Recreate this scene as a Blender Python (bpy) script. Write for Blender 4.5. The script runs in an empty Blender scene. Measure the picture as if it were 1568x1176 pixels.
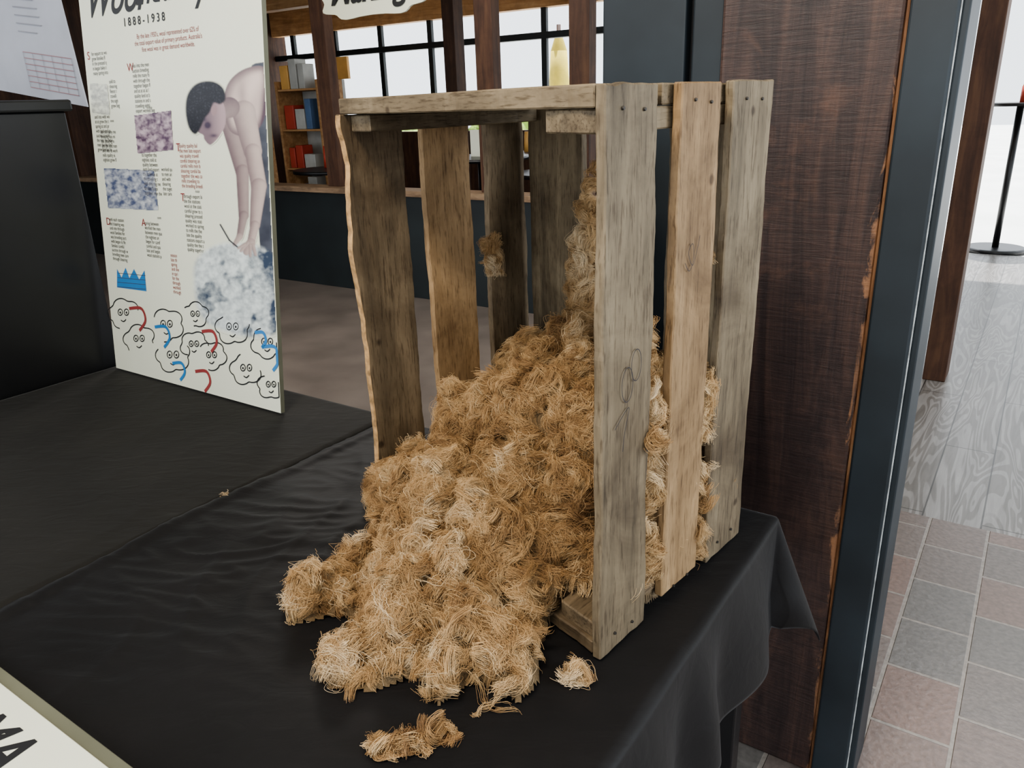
import bpy, bmesh, math, random
import numpy as np
from mathutils import Vector, Matrix, noise
random.seed(7); rng=np.random.default_rng(7)
scene=bpy.context.scene
try: scene.view_settings.look='AgX - Medium High Contrast'
except Exception as e: print(e)
COL=scene.collection
TH=math.radians(34.56); CU=math.cos(TH); SU=math.sin(TH)
U=Vector((CU,-SU,0)); V=Vector((SU,CU,0)); Z=Vector((0,0,1))
TZ=0.80
def W(u,v,z=0): return U*u+V*v+Z*z
RZ=Matrix.Rotation(-TH,4,'Z')

# ---------------- materials ----------------
def newmat(name):
    m=bpy.data.materials.new(name); m.use_nodes=True
    nt=m.node_tree; b=nt.nodes['Principled BSDF']
    return m,nt,b
def N(nt,t,**k):
    n=nt.nodes.new(t)
    for a,v in k.items(): setattr(n,a,v)
    return n
def ramp(nt,fac,stops):
    r=N(nt,'ShaderNodeValToRGB'); e=r.color_ramp.elements
    while len(e)<len(stops): e.new(0.5)
    for i,(p,c) in enumerate(stops): e[i].position=p; e[i].color=(*c,1)
    nt.links.new(fac,r.inputs[0]); return r.outputs[0]
def noisen(nt,vec,scale,detail=5,dist=0,rough=.5):
    n=N(nt,'ShaderNodeTexNoise'); n.inputs['Scale'].default_value=scale; n.inputs['Detail'].default_value=detail
    n.inputs['Distortion'].default_value=dist; n.inputs['Roughness'].default_value=rough
    nt.links.new(vec,n.inputs['Vector']); return n.outputs['Fac']
def mixc(nt,fac,a,b,mode='MIX'):
    mx=N(nt,'ShaderNodeMix',data_type='RGBA',blend_type=mode)
    for s,i in((fac,0),(a,6),(b,7)):
        if isinstance(s,(int,float)): mx.inputs[i].default_value=s
        elif isinstance(s,tuple): mx.inputs[i].default_value=(*s,1)
        else: nt.links.new(s,mx.inputs[i])
    return mx.outputs[2]
def bumpn(nt,b,h,st,dist=.002):
    bp=N(nt,'ShaderNodeBump'); bp.inputs['Strength'].default_value=st; bp.inputs['Distance'].default_value=dist
    nt.links.new(h,bp.inputs['Height']); nt.links.new(bp.outputs[0],b.inputs['Normal'])
def plain(name,c,rough=.6,var=.12,scale=8,bump=0.0,metal=0,spec=None):
    m,nt,b=newmat(name)
    tc=N(nt,'ShaderNodeTexCoord'); f=noisen(nt,tc.outputs['Object'],scale)
    c0=tuple(max(0,x*(1-var)) for x in c); c1=tuple(min(1,x*(1+var)) for x in c)
    nt.links.new(ramp(nt,f,[(.3,c0),(.7,c1)]),b.inputs['Base Color'])
    b.inputs['Roughness'].default_value=rough; b.inputs['Metallic'].default_value=metal
    if spec is not None: b.inputs['Specular IOR Level'].default_value=spec
    if bump: bumpn(nt,b,f,bump,.005)
    return m
def wood(name,dark,mid,light,axis=2,sc=1.0,rough=.65,bump=.4,cross=55,along=4,objrand=.25,spec=.4,stain=.75,stainc=(.6,.58,.56),specks=0):
    m,nt,b=newmat(name)
    tc=N(nt,'ShaderNodeTexCoord'); oi=N(nt,'ShaderNodeObjectInfo')
    add=N(nt,'ShaderNodeVectorMath',operation='ADD')
    mulr=N(nt,'ShaderNodeMath',operation='MULTIPLY'); mulr.inputs[1].default_value=13.0
    nt.links.new(oi.outputs['Random'],mulr.inputs[0])
    nt.links.new(tc.outputs['Object'],add.inputs[0]); nt.links.new(mulr.outputs[0],add.inputs[1])
    mp=N(nt,'ShaderNodeMapping'); s=[cross*sc]*3; s[axis]=along*sc; mp.inputs['Scale'].default_value=s
    nt.links.new(add.outputs[0],mp.inputs[0])
    f1=noisen(nt,mp.outputs[0],1,8,.6,.65)
    f2=noisen(nt,add.outputs[0],6,6,.6,.65)
    col=ramp(nt,f1,[(.28,dark),(.5,mid),(.74,light)])
    out=mixc(nt,stain,col,ramp(nt,f2,[(.3,stainc),(.62,(1,1,1))]),'MULTIPLY')
    if specks:
        mp2=N(nt,'ShaderNodeMapping'); s=[260]*3; s[axis]=28; mp2.inputs['Scale'].default_value=s
        nt.links.new(add.outputs[0],mp2.inputs[0])
        f3=noisen(nt,mp2.outputs[0],1,3,0,.6)
        out=mixc(nt,specks,out,ramp(nt,f3,[(.34,(.35,.3,.25)),(.47,(1,1,1))]),'MULTIPLY')
        vo=N(nt,'ShaderNodeTexVoronoi'); vo.inputs['Scale'].default_value=9; nt.links.new(add.outputs[0],vo.inputs['Vector'])
        out=mixc(nt,.8,out,ramp(nt,vo.outputs['Distance'],[(.04,(.25,.2,.16)),(.08,(1,1,1))]),'MULTIPLY')
    hs=N(nt,'ShaderNodeHueSaturation')
    mr=N(nt,'ShaderNodeMapRange'); mr.inputs[3].default_value=1-objrand; mr.inputs[4].default_value=1+objrand
    nt.links.new(oi.outputs['Random'],mr.inputs[0]); nt.links.new(mr.outputs[0],hs.inputs['Value'])
    nt.links.new(out,hs.inputs['Color']); nt.links.new(hs.outputs[0],b.inputs['Base Color'])
    b.inputs['Roughness'].default_value=rough; b.inputs['Specular IOR Level'].default_value=spec
    bumpn(nt,b,f1,bump)
    return m

kw=dict(stain=.95,stainc=(.40,.36,.32),specks=.7,bump=.6,cross=30,along=2.2)
M_pale=wood('wood_pale',(.10,.076,.047),(.20,.155,.098),(.30,.24,.155),objrand=.10,**kw)
M_orange=wood('wood_orange',(.19,.115,.055),(.33,.215,.11),(.44,.30,.165),objrand=.08,**kw)
M_grey=wood('wood_greybrown',(.085,.062,.037),(.17,.125,.075),(.27,.20,.125),objrand=.12,**kw)
M_bark=plain('bark_edge',(.36,.22,.10),.8,.5,60,.6)
M_postlt=wood('post_worn_edge',(.10,.045,.02),(.24,.12,.06),(.4,.24,.13),cross=30,along=6,rough=.6,objrand=0)
def postmat():
    m,nt,b=newmat('post_redbrown'); tc=N(nt,'ShaderNodeTexCoord')
    O_=tc.outputs['Object']
    mp=N(nt,'ShaderNodeMapping'); mp.inputs['Scale'].default_value=(14,14,1.4); nt.links.new(O_,mp.inputs[0])
    f1=noisen(nt,mp.outputs[0],1,9,1.8,.65)
    f2=noisen(nt,O_,4.5,6,.8,.65)
    mp2=N(nt,'ShaderNodeMapping'); mp2.inputs['Scale'].default_value=(16,16,190); mp2.inputs['Rotation'].default_value=(0,.10,0); nt.links.new(O_,mp2.inputs[0])
    f3=noisen(nt,mp2.outputs[0],1,5,.8,.65)
    c=ramp(nt,f1,[(.28,(.014,.008,.008)),(.5,(.044,.025,.021)),(.72,(.092,.050,.036))])
    c=mixc(nt,.6,c,ramp(nt,f3,[(.36,(.5,.5,.5)),(.6,(1.15,1.12,1.1))]),'MULTIPLY')
    c=mixc(nt,ramp(nt,f2,[(.54,(0,0,0)),(.70,(.7,.7,.7))]),c,(.125,.062,.040))
    mpk=N(nt,'ShaderNodeMapping'); mpk.inputs['Scale'].default_value=(1,1,.55); nt.links.new(O_,mpk.inputs[0])
    vo=N(nt,'ShaderNodeTexVoronoi'); vo.inputs['Scale'].default_value=4.2; nt.links.new(mpk.outputs[0],vo.inputs['Vector'])
    c=mixc(nt,ramp(nt,vo.outputs['Distance'],[(.05,(.9,.9,.9)),(.085,(.0,.0,.0))]),c,(.13,.065,.038))
    c=mixc(nt,ramp(nt,vo.outputs['Distance'],[(.03,(.9,.9,.9)),(.045,(.0,.0,.0))]),c,(.02,.01,.008))
    sp=N(nt,'ShaderNodeSeparateXYZ'); nt.links.new(O_,sp.inputs[0])
    mr=N(nt,'ShaderNodeMapRange'); mr.inputs[1].default_value=.100; mr.inputs[2].default_value=.157; nt.links.new(sp.outputs[0],mr.inputs[0])
    mp4=N(nt,'ShaderNodeMapping'); mp4.inputs['Scale'].default_value=(22,22,6); nt.links.new(O_,mp4.inputs[0])
    f4=noisen(nt,mp4.outputs[0],1,6,.8,.7)
    mu=N(nt,'ShaderNodeMath',operation='MULTIPLY'); nt.links.new(mr.outputs[0],mu.inputs[0]); nt.links.new(f4,mu.inputs[1])
    c=mixc(nt,ramp(nt,mu.outputs[0],[(.43,(0,0,0)),(.50,(.9,.9,.9))]),c,(.30,.15,.075))
    nt.links.new(c,b.inputs['Base Color']); b.inputs['Roughness'].default_value=.5
    ad=N(nt,'ShaderNodeMath',operation='MULTIPLY_ADD'); ad.inputs[1].default_value=.6
    nt.links.new(f3,ad.inputs[0]); nt.links.new(f1,ad.inputs[2]); bumpn(nt,b,ad.outputs[0],.6,.003)
    return m
M_post=postmat()
M_green=plain('paint_darkgreen',(.014,.020,.025),.5,.35,5,.15)
M_green2=plain('paint_darkgreen_wall',(.010,.015,.016),.45,.25,4,.1)
M_strip=plain('strip_offwhite',(.36,.38,.38),.5,.5,30)
M_brown=wood('frame_brown',(.035,.016,.010),(.07,.032,.018),(.12,.06,.03),cross=20,along=2,objrand=.2)
M_tanwood=wood('soffit_tan',(.30,.15,.06),(.48,.27,.12),(.6,.38,.2),cross=20,along=2,axis=0)
M_sill=wood('sill_wood',(.12,.08,.05),(.24,.16,.10),(.36,.26,.16),axis=0,cross=30)
M_black=plain('cabinet_black',(.008,.008,.009),.35,.3,4,.05)
M_white=plain('board_cream',(.74,.75,.62),.35,.03,3)
M_edge=plain('board_edge_olive',(.13,.13,.09),.6)
M_ceil=plain('ceiling_paint',(.5,.47,.42),.8)
M_ground=plain('outdoor_paving',(.75,.75,.72),.8,.1,1)
M_leaf=plain('foliage',(.30,.42,.10),.8,.5,3,.5)

def clothmat(name,c0,c1,rough):
    m,nt,b=newmat(name)
    tc=N(nt,'ShaderNodeTexCoord')
    f=noisen(nt,tc.outputs['Object'],5,6)
    nt.links.new(ramp(nt,f,[(.3,c0),(.7,c1)]),b.inputs['Base Color'])
    b.inputs['Roughness'].default_value=rough
    b.inputs['Specular IOR Level'].default_value=.26
    b.inputs['Sheen Weight'].default_value=.08; b.inputs['Sheen Roughness'].default_value=.4
    mp=N(nt,'ShaderNodeMapping'); mp.inputs['Rotation'].default_value=(0,0,.6); mp.inputs['Scale'].default_value=(14,38,20)
    nt.links.new(tc.outputs['Object'],mp.inputs[0])
    f2=noisen(nt,mp.outputs[0],1,4,.8)
    bumpn(nt,b,f2,.25,.006)
    return m
M_cloth=clothmat('black_cloth',(.0045,.0040,.0042),(.009,.0080,.0082),.58)
M_cloth2=clothmat('black_cloth_faded',(.009,.0078,.006),(.015,.0132,.0105),.75)

# ---------------- geometry helpers ----------------
def empty(name,loc=(0,0,0)):
    e=bpy.data.objects.new(name,None); e.location=loc; COL.objects.link(e); e.empty_display_size=.1; return e
def finish(me,name,mat,parent=None,smooth=False):
    o=bpy.data.objects.new(name,me); COL.objects.link(o)
    if mat: me.materials.append(mat)
    if parent:
        o.parent=parent; o.matrix_parent_inverse=Matrix.Translation(-Vector(parent.location))
    if smooth: me.polygons.foreach_set('use_smooth',[True]*len(me.polygons))
    return o
def bevel(o,w,seg=2):
    m=o.modifiers.new('bev','BEVEL'); m.width=w; m.segments=seg; m.limit_method='ANGLE'
def ubox(name,u0,u1,v0,v1,z0,z1,mat,parent=None,bev=.004):
    me=bpy.data.meshes.new(name); bm=bmesh.new()
    c=Vector(((u0+u1)/2,(v0+v1)/2,(z0+z1)/2))
    bmesh.ops.create_cube(bm,size=1)
    for v in bm.verts: v.co=Vector((v.co.x*(u1-u0),v.co.y*(v1-v0),v.co.z*(z1-z0)))
    bm.to_mesh(me); bm.free()
    o=finish(me,name,mat,None)
    mw=Matrix.Translation(W(*c))@RZ
    if parent: o.parent=parent; o.matrix_parent_inverse=Matrix.Translation(-Vector(parent.location))
    o.matrix_basis=mw
    if bev: bevel(o,bev)
    return o
def board(name,p,axL,L,axW,Wd,thick,mat,parent,rough=.0020,live=0,bev=.0018,seed=0,shear=0):
    axL=Vector(axL).normalized(); axW=Vector(axW); axW=(axW-axL*axW.dot(axL)).normalized()
    axT=axL.cross(axW)
    nL=70; nW=6
    me=bpy.data.meshes.new(name); bm=bmesh.new(); g={}
    for k in range(2):
        for i in range(nL+1):
            for j in range(nW+1):
                x=j/nW*Wd-Wd/2; z=i/nL*L-L/2; y=(k-.5)*thick
                q=Vector((seed*7.1+ (3 if j==0 else 9),z*9,seed*3.3))
                z+=shear*(x+Wd/2)
                if j in(0,nW):
                    x+=(noise.noise(q)*2+noise.noise(q*4)*.9+noise.noise(q*11)*.45)*rough
                    if live and j==0: x+=live*(abs(noise.noise(q*.55))*2.2+abs(noise.noise(q*2.3))*.5)*max(0,min(1,(i/nL-.3)*3))
                y+=noise.noise(Vector((seed,z*3,x*3)))*rough
                if i in(0,nL): z+=noise.noise(Vector((x*40,seed,i)))*rough*1.6
                g[k,i,j]=bm.verts.new((x,y,z))
    for i in range(nL):
        for j in range(nW):
            bm.faces.new((g[0,i,j],g[0,i,j+1],g[0,i+1,j+1],g[0,i+1,j]))
            bm.faces.new((g[1,i,j],g[1,i+1,j],g[1,i+1,j+1],g[1,i,j+1]))
        f=bm.faces.new((g[0,i,0],g[0,i+1,0],g[1,i+1,0],g[1,i,0]))
        if live: f.material_index=1
        bm.faces.new((g[0,i,nW],g[1,i,nW],g[1,i+1,nW],g[0,i+1,nW]))
    for j in range(nW):
        bm.faces.new((g[0,0,j],g[1,0,j],g[1,0,j+1],g[0,0,j+1]))
        bm.faces.new((g[0,nL,j],g[0,nL,j+1],g[1,nL,j+1],g[1,nL,j]))
    bmesh.ops.recalc_face_normals(bm,faces=bm.faces)
    bm.to_mesh(me); bm.free()
    o=finish(me,name,mat,parent)
    if live: me.materials.append(M_bark)
    c=Vector(p)+axL*L/2+axW*Wd/2+axT*thick/2
    R=Matrix((axW,axT,axL)).transposed().to_4x4()
    o.matrix_basis=Matrix.Translation(c)@R
    bevel(o,bev,1)
    return o

# ---------------- building shell ----------------
def tilemat():
    m,nt,b=newmat('paver_tiles')
    tc=N(nt,'ShaderNodeTexCoord'); sp=N(nt,'ShaderNodeSeparateXYZ'); cb=N(nt,'ShaderNodeCombineXYZ')
    nt.links.new(tc.outputs['Object'],sp.inputs[0]); nt.links.new(sp.outputs[1],cb.inputs[0]); nt.links.new(sp.outputs[0],cb.inputs[1])
    br=N(nt,'ShaderNodeTexBrick'); br.inputs['Scale'].default_value=1; br.inputs['Brick Width'].default_value=.24; br.inputs['Row Height'].default_value=.185
    br.inputs['Mortar Size'].default_value=.006; br.inputs['Mortar Smooth'].default_value=.3; br.inputs['Bias'].default_value=-.2
    br.inputs['Color1'].default_value=(.14,.128,.115,1); br.inputs['Color2'].default_value=(.20,.125,.098,1); br.inputs['Mortar'].default_value=(.25,.22,.19,1)
    nt.links.new(cb.outputs[0],br.inputs['Vector'])
    f=noisen(nt,tc.outputs['Object'],70,6)
    nt.links.new(mixc(nt,.45,br.outputs['Color'],f,'OVERLAY'),b.inputs['Base Color']); b.inputs['Roughness'].default_value=.36
    bp=N(nt,'ShaderNodeBump'); bp.invert=True; bp.inputs['Strength'].default_value=.6; bp.inputs['Distance'].default_value=.006
    ad=N(nt,'ShaderNodeMath',operation='MULTIPLY_ADD'); ad.inputs[1].default_value=.3
    nt.links.new(f,ad.inputs[0]); nt.links.new(br.outputs['Fac'],ad.inputs[2])
    nt.links.new(ad.outputs[0],bp.inputs['Height']); nt.links.new(bp.outputs[0],b.inputs['Normal'])
    return m
M_tile=tilemat()
def lammat():
    m,nt,b=newmat('laminate_grey')
    tc=N(nt,'ShaderNodeTexCoord'); sp=N(nt,'ShaderNodeSeparateXYZ'); cb=N(nt,'ShaderNodeCombineXYZ')
    nt.links.new(tc.outputs['Object'],sp.inputs[0]); nt.links.new(sp.outputs[1],cb.inputs[0]); nt.links.new(sp.outputs[0],cb.inputs[1])
    br=N(nt,'ShaderNodeTexBrick'); br.inputs['Scale'].default_value=1; br.inputs['Brick Width'].default_value=1.4; br.inputs['Row Height'].default_value=.19
    br.inputs['Mortar Size'].default_value=.003; br.inputs['Color1'].default_value=(.20,.188,.175,1); br.inputs['Color2'].default_value=(.28,.268,.255,1); br.inputs['Mortar'].default_value=(.08,.075,.07,1)
    nt.links.new(cb.outputs[0],br.inputs['Vector'])
    mp=N(nt,'ShaderNodeMapping'); mp.inputs['Scale'].default_value=(30,2.2,1); nt.links.new(tc.outputs['Object'],mp.inputs[0])
    f=noisen(nt,mp.outputs[0],1,5,1.2,.6)
    mp2=N(nt,'ShaderNodeMapping'); mp2.inputs['Scale'].default_value=(7,.9,1); nt.links.new(tc.outputs['Object'],mp2.inputs[0])
    g=noisen(nt,mp2.outputs[0],1,2,.6,.5)
    mu=N(nt,'ShaderNodeMath',operation='MULTIPLY'); mu.inputs[1].default_value=95; nt.links.new(g,mu.inputs[0])
    sn=N(nt,'ShaderNodeMath',operation='SINE'); nt.links.new(mu.outputs[0],sn.inputs[0])
    c=mixc(nt,.8,br.outputs['Color'],ramp(nt,f,[(.3,(.7,.68,.66)),(.7,(1.2,1.2,1.2))]),'MULTIPLY')
    c=mixc(nt,.75,c,ramp(nt,sn.outputs[0],[(.0,(.55,.53,.50)),(.5,(1,1,1))]),'MULTIPLY')
    nt.links.new(c,b.inputs['Base Color']); b.inputs['Roughness'].default_value=.33
    return m
M_lam=lammat()
M_bfloor=plain('floor_brown',(.19,.16,.14),.35,.2,3,.05)
ubox('floor',-10,6,-3,2.94,-.05,0,M_tile,bev=0)
ubox('floor_laminate',-1.8,6,2.94,8.6,-.05,0,M_lam,bev=0)
ubox('floor_brown',-10,-1.8,1.7,8.2,-.05,.002,M_bfloor,bev=0)
ubox('ground_outdoor',-24,20,8.6,40,-.1,-.02,M_ground,bev=0)
ubox('ceiling',-10,6,-1.2,8.3,3.0,3.08,M_ceil,bev=0)
ubox('wall_left',-10.1,-9.5,-1.2,8.3,0,3.0,M_brown,bev=0)

ww=empty('window_1',W(-4,4.76,0))
ubox('panel_below_sill',-9.5,-.42,4.76,4.86,0,.84,M_green2,ww)
ubox('sill',-9.5,-.42,4.66,4.88,.84,.885,M_sill,ww)
for u in (-9.2,-7.3,-6.2,-5.05,-3.42,-2.66,-1.6): ubox('mullion',u-.075,u+.075,4.76,4.86,.885,3,M_brown,ww)
ubox('lintel',-9.5,-.42,4.76,4.86,2.75,3.0,M_brown,ww)
ubox('trim_1',-.39,-.28,4.55,4.75,0,3.0,M_brown)
vw=empty('window_2',W(-6,8.1,0))
ubox('panel_below',-9.5,-.9,8.1,8.2,0,1.2,M_brown,vw)
ubox('transom',-9.5,-.9,8.08,8.18,2.18,2.25,M_green2,vw)
ubox('transom_top',-9.5,-.9,8.06,8.2,2.5,3.0,M_tanwood,vw)
for i in range(10): 
    u=-9.13+i*.83; ubox('glazing_bar',u-.035,u+.035,8.1,8.15,1.2,2.5,M_green2,vw)
bw=empty('ceiling_beam',W(-5,6.37,2.7))
ubox('beam',-9.5,-.5,6.3,6.45,2.55,3.0,M_tanwood,bw)
ubox('verandah_post',-7.95,-7.8,6.3,6.45,0,2.55,M_tanwood,bw)
ubox('verandah_post',-5.0,-4.86,6.3,6.45,0,2.55,M_brown,bw)

colm=empty('wall_partition',W(-.5,1.55,0))
ubox('column_green',-.80,-.622,1.53,1.72,0,3,M_green,colm)
ubox('column_recess',-.622,-.61,1.56,1.70,0,3,M_black,colm,0)
ubox('column_green_right',-.61,-.548,1.535,1.72,0,3,M_green,colm)
tp=empty('timber_post',W(-.39,1.6,0))
ubox('timber_face',-.546,-.237,1.516,1.72,0,3,M_post,tp,.006)
ubox('worn_edge',-.237,-.231,1.519,1.71,0,3,M_postlt,tp,.003)
dj=empty('door_frame',W(-.19,1.6,0))
ubox('jamb_face',-.230,-.158,1.505,1.66,0,3,M_green,dj)
ubox('jamb_bead',-.158,-.1555,1.512,1.66,0,3,M_strip,dj,.0008)
ubox('jamb_stop',-.1555,-.143,1.515,1.66,0,3,M_green,dj,.003)

M_red=plain('red_paint',(.42,.06,.035),.5); M_blue=plain('blue_paint',(.10,.17,.30),.5); M_yel=plain('yellow_paint',(.66,.38,.12),.5)
M_umb=plain('umbrella_canvas',(.62,.50,.10),.8); M_pgrey=plain('packet_grey',(.45,.45,.42),.5)
vm=empty('goods_shelf',W(-6.6,6,0))
ubox('back_panel',-6.95,-6.3,6.2,6.24,0,1.80,M_pgrey,vm)
for u in(-6.95,-6.33): ubox('side',u,u+.03,5.85,6.2,0,1.80,M_tanwood,vm)
for i in range(4):
    z=.5+i*.40; ubox('shelf',-6.92,-6.33,5.86,6.2,z,z+.02,M_tanwood,vm)
    u=-6.9
    while u<-6.52:
        wd=random.uniform(.08,.18); ubox('packet',u,min(u+wd,-6.34),5.9,6.05,z+.02,z+.02+random.uniform(.12,.33),random.choice([M_red,M_pgrey,M_blue,M_white,M_yel]),vm,.006); u+=wd+.02
kk=empty('menu_sign',W(-7.2,7.2,0))
ubox('panel',-7.6,-7.2,7.2,7.24,1.85,2.1,M_yel,kk); ubox('stand',-7.45,-7.4,7.24,7.3,0,1.9,M_black,kk)
def cyl(name,r1,r2,z0,z1,c,mat,parent,seg=32):
    me=bpy.data.meshes.new(name); bm=bmesh.new()
    bmesh.ops.create_cone(bm,cap_ends=True,segments=seg,radius1=r1,radius2=r2,depth=z1-z0)
    bm.to_mesh(me); bm.free(); o=finish(me,name,mat,parent)
    for p in me.polygons: p.use_smooth=len(p.vertices)==4
    o.matrix_basis=Matrix.Translation(Vector((c[0],c[1],(z0+z1)/2))); return o
def bartable(name,c,h=1.1,r=.3):
    e=empty(name,(c.x,c.y,0))
    cyl('base',.28,.25,0,.03,c,M_black,e); cyl('pole',.03,.03,.03,h,c,M_black,e,16); cyl('top',r,r,h,h+.03,c,M_black,e)
    return e
bartable('bar_table',Vector((4.78,7.49,0)),1.33,.28)
for i,(u,v) in enumerate([(-5.6,5.35),(-4.3,6.9),(-4.1,5.6),(-3.2,5.5),(-2.6,7.0)]):
    z=.98+.05*(i%3)
    e=bartable('cafe_table',W(u,v),z-.03,.42)
    ubox('menu_card',u-.1,u+.1,v-.01,v+.01,z,z+.22,[M_white,M_pgrey,M_white,M_blue,M_white][i],e,.001)
    cyl('cup',.035,.04,z,z+.1,W(u+.2,v-.1),M_white,e,16); cyl('sauce',.03,.02,z,z+.2,W(u-.2,v+.05),[M_red,M_yel][i%2],e,16)
sb=empty('sauce_bottle',(4.72,7.36,1.36)); bc=Vector((4.72,7.36,0))
cyl('bottle_body',.035,.035,1.36,1.5,bc,M_red,sb,16); cyl('bottle_neck',.03,.01,1.5,1.6,bc,M_yel,sb,16)
ue=empty('patio_umbrella',W(-6.2,10.5,0)); uc=W(-6.2,10.5)
cyl('umbrella_pole',.03,.03,-.02,2.55,uc,M_brown,ue,12); cyl('closed_canopy',.17,.12,1.5,2.2,uc,M_umb,ue,12); cyl('canopy_tip',.12,.02,2.2,2.5,uc,M_umb,ue,12)
for i in range(9):
    me=bpy.data.meshes.new('bush'); bm=bmesh.new(); bmesh.ops.create_icosphere(bm,subdivisions=4,radius=1)
    r=random.uniform(.9,1.3)
    for v in bm.verts: v.co*= r*(1+.35*noise.noise(v.co*3+Vector((i,0,0)))+.15*noise.noise(v.co*9))
    bm.to_mesh(me); bm.free(); o=finish(me,'bush',M_leaf,None,True)
    o.location=W(-17+i*1.3,random.uniform(19,22),r*.6)

# ---------------- tables ----------------
tb=empty('display_table',W(-.77,.66,0))
ubox('table_top',-1.225,-.306,.09,1.234,TZ-.035,TZ-.004,M_black,tb)
for u in(-1.19,-.34):
    for v in(.13,1.19): ubox('leg',u-.02,u+.02,v-.02,v+.02,0,TZ-.035,M_black,tb)
tb2=empty('display_table',W(-1.7,.66,0))
ubox('table_top',-2.19,-1.24,.09,1.234,TZ-.035,TZ-.004,M_black,tb2)
for u in(-2.15,-1.28):
    for v in(.13,1.19): ubox('leg',u-.02,u+.02,v-.02,v+.02,0,TZ-.035,M_black,tb2)

# ---------------- crate frame points ----------------
H=.712; BZ=TZ+.0045
A=Vector((.104,.829,BZ));B=Vector((-.265,1.327,BZ));C=Vector((.375,1.134,BZ));D=Vector((.035,1.631,BZ))
def quad_dist(x,y):
    P=[A,C,D,B]; d=-9
    for i in range(4):
        a=P[i];b=P[(i+1)%4]; e=(b-a); n=Vector((e.y,-e.x,0)).normalized()
        d=max(d,(Vector((x,y,0))-a).to_2d().dot(n.to_2d()))
    return d
def cloth(name,u0,u1,v0,v1,dropR,dropB,mat,zoff=0,wr=1.0,step=.006):
    us=np.arange(u0,u1+dropR+1e-6,step); vs=np.arange(v0,v1+dropB+1e-6,step)
    verts=[];nu=len(us);nv=len(vs)
    for u in us:
        for v in vs:
            da=max(0,u-u1); db=max(0,v-v1)
            x=min(u,u1);y=min(v,v1);z=TZ+zoff
            if da==0 and db==0:
                p=W(u,v); fl=max(0,min(1,(quad_dist(p.x,p.y)-.01)/.06))
                q=Vector((u,v,0)); q2=q+Vector((noise.noise(q*4),noise.noise(q*4+Vector((9,0,0))),0))*.05
                w=noise.noise(q*5+Vector((5,0,0)))
                r1=1-abs(noise.noise(Vector(((q2.x*.35-q2.y*.94)*26,(q2.x*.94+q2.y*.35)*7,1))))*2.0
                r2=1-abs(noise.noise(Vector(((q2.x*.9+q2.y*.42)*11,(q2.x*-.42+q2.y*.9)*3.5,4))))*2.0
                zone=math.exp(-((u+1.02)/.20)**2)*math.exp(-((v-.72)/.36)**2)
                zz=wr*(.0035*w+.0042*max(0,r1)**2*(zone*1.2+.10)+.004*max(0,r2)**2*(.35+zone))
                if u0>-1.5: zz+=.006*math.exp(-((u-u0-.035-.01*math.sin(v*7))/.014)**2)
                z+=max(0,zz)*fl
            else:
                r=math.hypot(da,db); th=math.atan2(db,da)
                corner=math.sin(2*th) if da>0 and db>0 else 0
                rr=max(0,r-.012)
                fo=(v if db==0 else u)*30
                fold=math.sin(fo+2.5*noise.noise(Vector((fo*.12,0,0))))*.015*min(1,rr/.15)
                out=.010*min(1,r/.012)+rr*(.10+.26*corner)+fold*(1-corner)
                x+=out*math.cos(th);y+=out*math.sin(th)
                z-= rr*(1-.10*corner)+.004*min(1,r/.012)
            verts.append(W(x,y,z))
    faces=[(i*nv+j,(i+1)*nv+j,(i+1)*nv+j+1,i*nv+j+1) for i in range(nu-1) for j in range(nv-1)]
    me=bpy.data.meshes.new(name); me.from_pydata(verts,[],faces)
    o=finish(me,name,mat,None,True)
    s=o.modifiers.new('s','SOLIDIFY'); s.thickness=.0015; s.offset=1
    return o
cloth('tablecloth',-1.235,-.304,.07,1.236,.235,.235,M_cloth)
c2=cloth('tablecloth',-2.2,-1.222,.07,1.236,.012,.22,M_cloth2,zoff=.006,wr=.35)

# ---------------- crate ----------------
cr=empty('wooden_crate',((A+D)/2)[:])
AC=(C-A);BD=(D-B);AB=(B-A);CD=(D-C)
acn=AC.normalized();abn=AB.normalized();bdn=BD.normalized();cdn=CD.normalized()
T=.013
def perp_in(d,ref):
    p=Vector((-d.y,d.x,0)).normalized()
    return p if p.dot(ref)>0 else -p
pin_r=perp_in(acn,AB); pin_l=perp_in(bdn,-AB); pin_b=perp_in(cdn,-AC)
def vslat(name,base,wd,Wd,z0,z1,inward,mat,**k):
    axW=wd; axT=Z.cross(axW)
    p=base+Z*z0
    if axT.dot(inward)<0: p=p+inward*T
    return board(name,p,Z,z1-z0,axW,Wd,T,mat,cr,**k)
Lr=AC.length; Ll=BD.length; Lb=CD.length
vslat('side_slat_1',A,acn,Lr*.26,0,H,pin_r,M_pale,seed=1)
vslat('side_slat_2',A+AC*.385,acn,Lr*.245,.012,H+.001,pin_r,M_orange,seed=2)
vslat('side_slat_3',A+AC*.71,acn,Lr*.29,0,H+.003,pin_r,M_pale,seed=3)
vslat('far_slat_1',B,bdn,Ll*.27,0,H-.024,pin_l,M_grey,seed=4,live=-.012)
vslat('far_slat_2',B+BD*.37,bdn,Ll*.27,0,H-.024,pin_l,M_orange,seed=5)
vslat('far_slat_3',B+BD*.74,bdn,Ll*.25,0,H-.024,pin_l,M_grey,seed=6)
for i,(t0,t1) in enumerate([(.655,.93),(.03,.30)]):
    vslat('back_slat_%d'%(i+1),C+CD*t0,cdn,Lb*(t1-t0),0,H-.024,pin_b,M_pale,seed=8+i)
pr=perp_in(abn,AC); depth=AC.dot(pr); sh=AC.dot(abn)
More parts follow.
